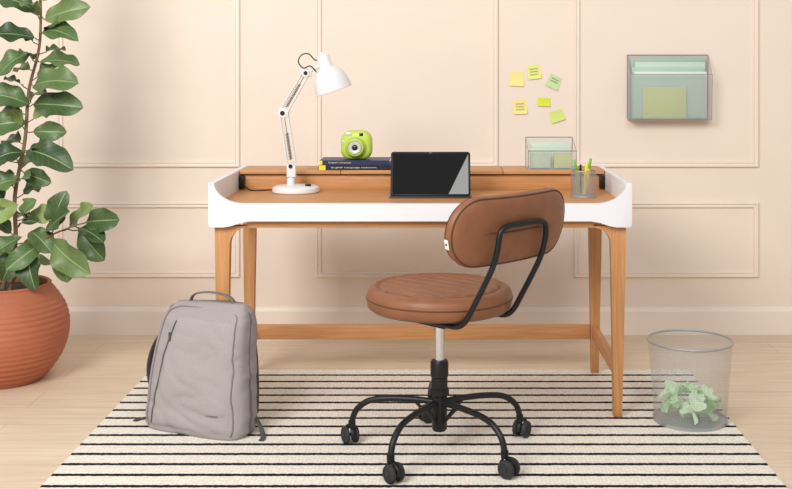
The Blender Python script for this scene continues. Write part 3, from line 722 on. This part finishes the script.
# ================================================================ WASTE BIN
BD=3.415; bc=Vector(((690-CX)*BD/F,BD,RUG))
bn=thing('waste_bin','round silver wire mesh waste bin holding crumpled green paper','bin',bc)
bm=nb(); lathe(bm,[(.1125,.010),(.1165,.07),(.1205,.13),(.1255,.19),(.1305,.250)],64,uvs=True); obj('mesh_wall',bm,M['meshb'],bn)
bm=nb(); tube(bm,[(.1315*math.cos(a*PI/32),.1315*math.sin(a*PI/32),.252) for a in range(64)],.0035,10,closed=True); obj('rim',bm,M['steel'],bn)
bm=nb(); lathe(bm,[(0,.004),(.108,.004),(.112,0),(.115,0),(.1155,.012),(.112,.012),(.108,.007),(0,.007)],64); obj('base',bm,M['steel'],bn)
protos=[]
for v in range(6):
    bm=nb(); N2=7; sz=.115; g=[]
    for j in range(N2):
        row=[]
        for i in range(N2):
            x=(i/(N2-1)-.5)*sz; y=(j/(N2-1)-.5)*sz
            q_=Vector((x*13+v*11,y*13,v*3.7))
            dv=Vector((noise.noise(q_),noise.noise(q_+Vector((31,0,0))),noise.noise(q_+Vector((0,47,0)))*1.6))
            q2=Vector((x*45+v*7,y*45,v)); d2=Vector((noise.noise(q2),noise.noise(q2+Vector((13,0,0))),noise.noise(q2+Vector((0,17,0)))))
            p_=Vector((x*.62,y*.62,0))+dv*.036+d2*.012
            if p_.length>.041: p_=p_.normalized()*(.041-.004*random.random())
            p_.z*=.8
            row.append(bm.verts.new(p_))
        g.append(row)
    for j in range(N2-1):
        for i in range(N2-1):
            if (i+j)%2: bm.faces.new((g[j][i],g[j][i+1],g[j+1][i+1])); bm.faces.new((g[j][i],g[j+1][i+1],g[j+1][i]))
            else: bm.faces.new((g[j][i],g[j][i+1],g[j+1][i])); bm.faces.new((g[j][i+1],g[j+1][i+1],g[j+1][i]))
    me=bpy.data.meshes.new('crumpled_paper'); bm.to_mesh(me); bm.free(); me.materials.append(M['mint'] if v in (0,2,3,5) else M['mint2']); protos.append(me)
spots=[(.002,0,.038)]+[(.065*math.cos(a),.065*math.sin(a),.040) for a in [k*2*PI/6+.2 for k in range(6)]]
spots+=[(.066*math.cos(a),.066*math.sin(a),.082) for a in [k*2*PI/6+.7 for k in range(6)]]+[(0.006,-.004,.090)]
for i,(x,y,z) in enumerate(spots):
    pi_=i%6 if i<6 else random.randrange(6)
    me=protos[pi_]
    o=bpy.data.objects.new('crumpled_paper',me); C.objects.link(o); o.location=bc+Vector((x,y,z+random.uniform(-.002,.004)))
    o.rotation_euler=(random.uniform(.1,.9),random.uniform(-.5,.5),random.uniform(-.6,.6)+(0 if i%2 else PI))
    if pi_ in (0,2,3,5): tag(o,'crumpled pale mint paper inside the mesh waste bin','crumpled paper','crumpled pale mint papers in the bin')
    else: tag(o,'crumpled brighter green paper inside the mesh waste bin','crumpled paper','crumpled green papers in the bin')

# ================================================================ POTTED PLANT
PD=3.9; pp=Vector(((2-CX)*PD/F,PD,0))
pl=thing('potted_plant','tall leafy fig plant in a ribbed round terracotta pot','plant',pp)
kp=[(0,.140),(.03,.170),(.08,.205),(.13,.225),(.19,.233),(.25,.222),(.30,.195),(.335,.168)]
kp=smooth([(z,r,0) for z,r in kp],18)
prof=[(0,0)]+[(p.y+ (.0010+.0006*math.sin(p.x*31))*math.sin(p.x/.335*2*PI*18+.8*math.sin(p.x*47)),p.x) for p in kp]
prof+=[(.170,.342),(.164,.347),(.156,.342),(.158,.31),(0,.305)]
bm=nb(); lathe(bm,prof,72); obj('pot',bm,M['terracotta'],pl,angle=60)
bm=nb(); lathe(bm,[(.157,.306),(.157,.318),(.10,.322),(0,.325)],32); obj('soil',bm,M['soil'],pl)
def Q(px,py,dy=0): return P(px,py,PD)+Vector((0,dy,0))-pp
stems=[[(2,290,0),(14,245,.01),(15,195,0),(26,140,-.01),(29,90,0),(39,40,.01),(40,-40,0),(42,-110,0)],
       [(12,290,-.03),(26,262,-.04),(48,238,-.06),(78,224,-.08),(98,218,-.09)]]
bmL=nb(); uvl=bmL.loops.layers.uv.new('UVMap'); uvr=bmL.loops.layers.uv.new('rnd'); bmP=nb()
for i,s in enumerate(stems):
    pts=smooth([Q(*p) for p in s],8); n_=len(pts)
    tube(bmP,pts,[(.0085 if i!=1 else .005)*(1-.6*k/n_) for k in range(n_)],10)
def leaf(b,t,w,up,arch=.12,ph=0):
    b=Vector(b);t=Vector(t);D=t-b;ln=D.length;tt=D.normalized(); s=tt.cross(Vector(up)).normalized(); n=s.cross(tt).normalized()
    NI,NJ=16,4; g=[]; rv=min(1,max(0,random.gauss(.42,.28)))
    for i in range(NI+1):
        u=i/NI; wp=w*.5*max(0,math.sin(PI*u**1.15))**.58 if 0<u<1 else 0.0006
        row=[]
        for j in range(-NJ,NJ+1):
            v=j/NJ
            p=b+D*u+n*(arch*ln*4*u*(1-u)*.5-arch*.5*ln*u*u)+s*v*wp+n*(abs(v)*wp*.28)+n*(math.sin(u*12+ph+(1.5 if v>0 else 0))*v*v*.28*wp)
            row.append(bmL.verts.new(p))
        g.append(row)
    for i in range(NI):
        for j in range(2*NJ):
            f=bmL.faces.new((g[i][j],g[i][j+1],g[i+1][j+1],g[i+1][j]))
            for l,(a,c) in zip(f.loops,((i,j),(i,j+1),(i+1,j+1),(i+1,j))): l[uvl].uv=(a/NI,c/(2*NJ)); l[uvr].uv=(rv,0)
LV=[(46,20,90,4,-.02,25),(42,36,84,34,-.05,25),(36,12,2,-2,-.02,22),(36,38,0,32,-.03,24),(34,54,8,70,-.06,20),(38,62,74,60,.04,22),
(36,86,86,84,-.06,29),(35,104,88,108,-.04,28),(30,104,-6,92,-.04,25),(28,122,-8,128,-.05,25),(32,132,66,132,.03,20),
(30,150,80,162,-.07,30),(26,152,-4,160,-.06,23),(26,172,54,184,-.05,20),(22,180,-8,184,-.04,25),(20,204,-8,216,-.05,25),
(50,230,82,208,-.10,25),(90,220,131,211,-.10,27),(84,226,116,238,-.12,22),(56,226,72,194,-.04,22),(34,230,62,244,-.08,25),
(56,238,99,270,-.12,33),(24,236,-6,256,-.06,25),(34,246,48,282,-.10,25),(22,246,12,276,-.06,24),(62,242,76,282,-.06,25),
(80,230,104,258,-.02,24),(30,214,58,214,-.02,21),(48,240,22,262,-.14,23),(26,218,40,200,-.04,19),(70,228,98,204,-.03,21),
(2,200,-18,180,.04,24),(40,0,70,-30,-.02,28),(40,-20,5,-45,-.02,26),(41,-40,85,-62,.0,26),(40,-60,8,-95,0,26),(40,-90,66,-130,0,24),(40,-100,25,-150,0,24)]
for i,(a,b_,c,d_,dy,w) in enumerate(LV):
    k=PD/F; base=Q(a,b_,dy*.4); tip=Q(c+random.uniform(-3,3),d_+random.uniform(-4,4),dy-.03*random.random())
    up=Vector((random.uniform(-.55,.55),-1.0,random.uniform(.1,1.3)))
    leaf(base,tip,w*k*random.uniform(.86,1.1),up,random.uniform(.06,.38),random.uniform(0,6))
    best=None
    for s in stems:
        for q_ in smooth([Q(*p) for p in s],6):
            if best is None or (q_-base).length<(best-base).length: best=q_
    if (best-base).length>.004: tube(bmP,[best,(best+base)/2+Vector((0,0,-.003)),base],.0022,6)
mp_=smooth([Q(*p) for p in stems[0]],12)
for k in range(36):
    q_=mp_[6+int((len(mp_)-8)*k/36)]
    an=k*2.4+random.uniform(-.3,.3); el=random.uniform(.1,.9)
    u=Vector((math.cos(an),math.sin(an),el)).normalized()
    b0=q_+u*random.uniform(.02,.04); ln=random.uniform(.07,.12)
    tip=b0+u*ln+Vector((0,0,-.01)); leaf(b0,tip,random.uniform(.05,.072),(random.uniform(-.3,.3),-.7,1),random.uniform(.1,.35),k); tube(bmP,[q_,b0],.002,6)
obj('stem',bmP,M['bark'],pl)
obj('foliage',bmL,M['leaf'],pl,angle=80)

# ================================================================ LIGHT, WORLD, CAMERA
w=bpy.data.worlds.new('World'); S.world=w; w.use_nodes=True
w.node_tree.nodes['Background'].inputs[0].default_value=(1,.99,.98,1); w.node_tree.nodes['Background'].inputs[1].default_value=.51
def area(name,loc,target,sx,sy,power,col=(1,1,1),roll=0):
    l=bpy.data.lights.new(name,'AREA'); l.shape='RECTANGLE'; l.size=sx; l.size_y=sy; l.energy=power; l.color=col
    o=bpy.data.objects.new(name,l); C.objects.link(o); o.location=loc
    q=(Vector(target)-Vector(loc)).to_track_quat('-Z','Y'); o.rotation_euler=(q.to_matrix()@Matrix.Rotation(roll,3,'Z')).to_euler()
area('softbox_key',(-1.9,.2,2.8),(-.3,3.8,.25),1.6,1.6,150,(1,.988,.972))
area('softbox_top',(.74,-.1,3.48),(0.2,3.6,.25),1.05,1.9,56,(1,.99,.975),roll=-.55)
cd=bpy.data.cameras.new('Camera'); cd.sensor_width=36; cd.sensor_fit='HORIZONTAL'; cd.lens=F/792*36
cd.shift_x=(396-CX)/792; cd.shift_y=(HY-244.5)/792
co=bpy.data.objects.new('Camera',cd); C.objects.link(co); co.location=(0,0,HC); co.rotation_euler=(PI/2,0,0); S.camera=co
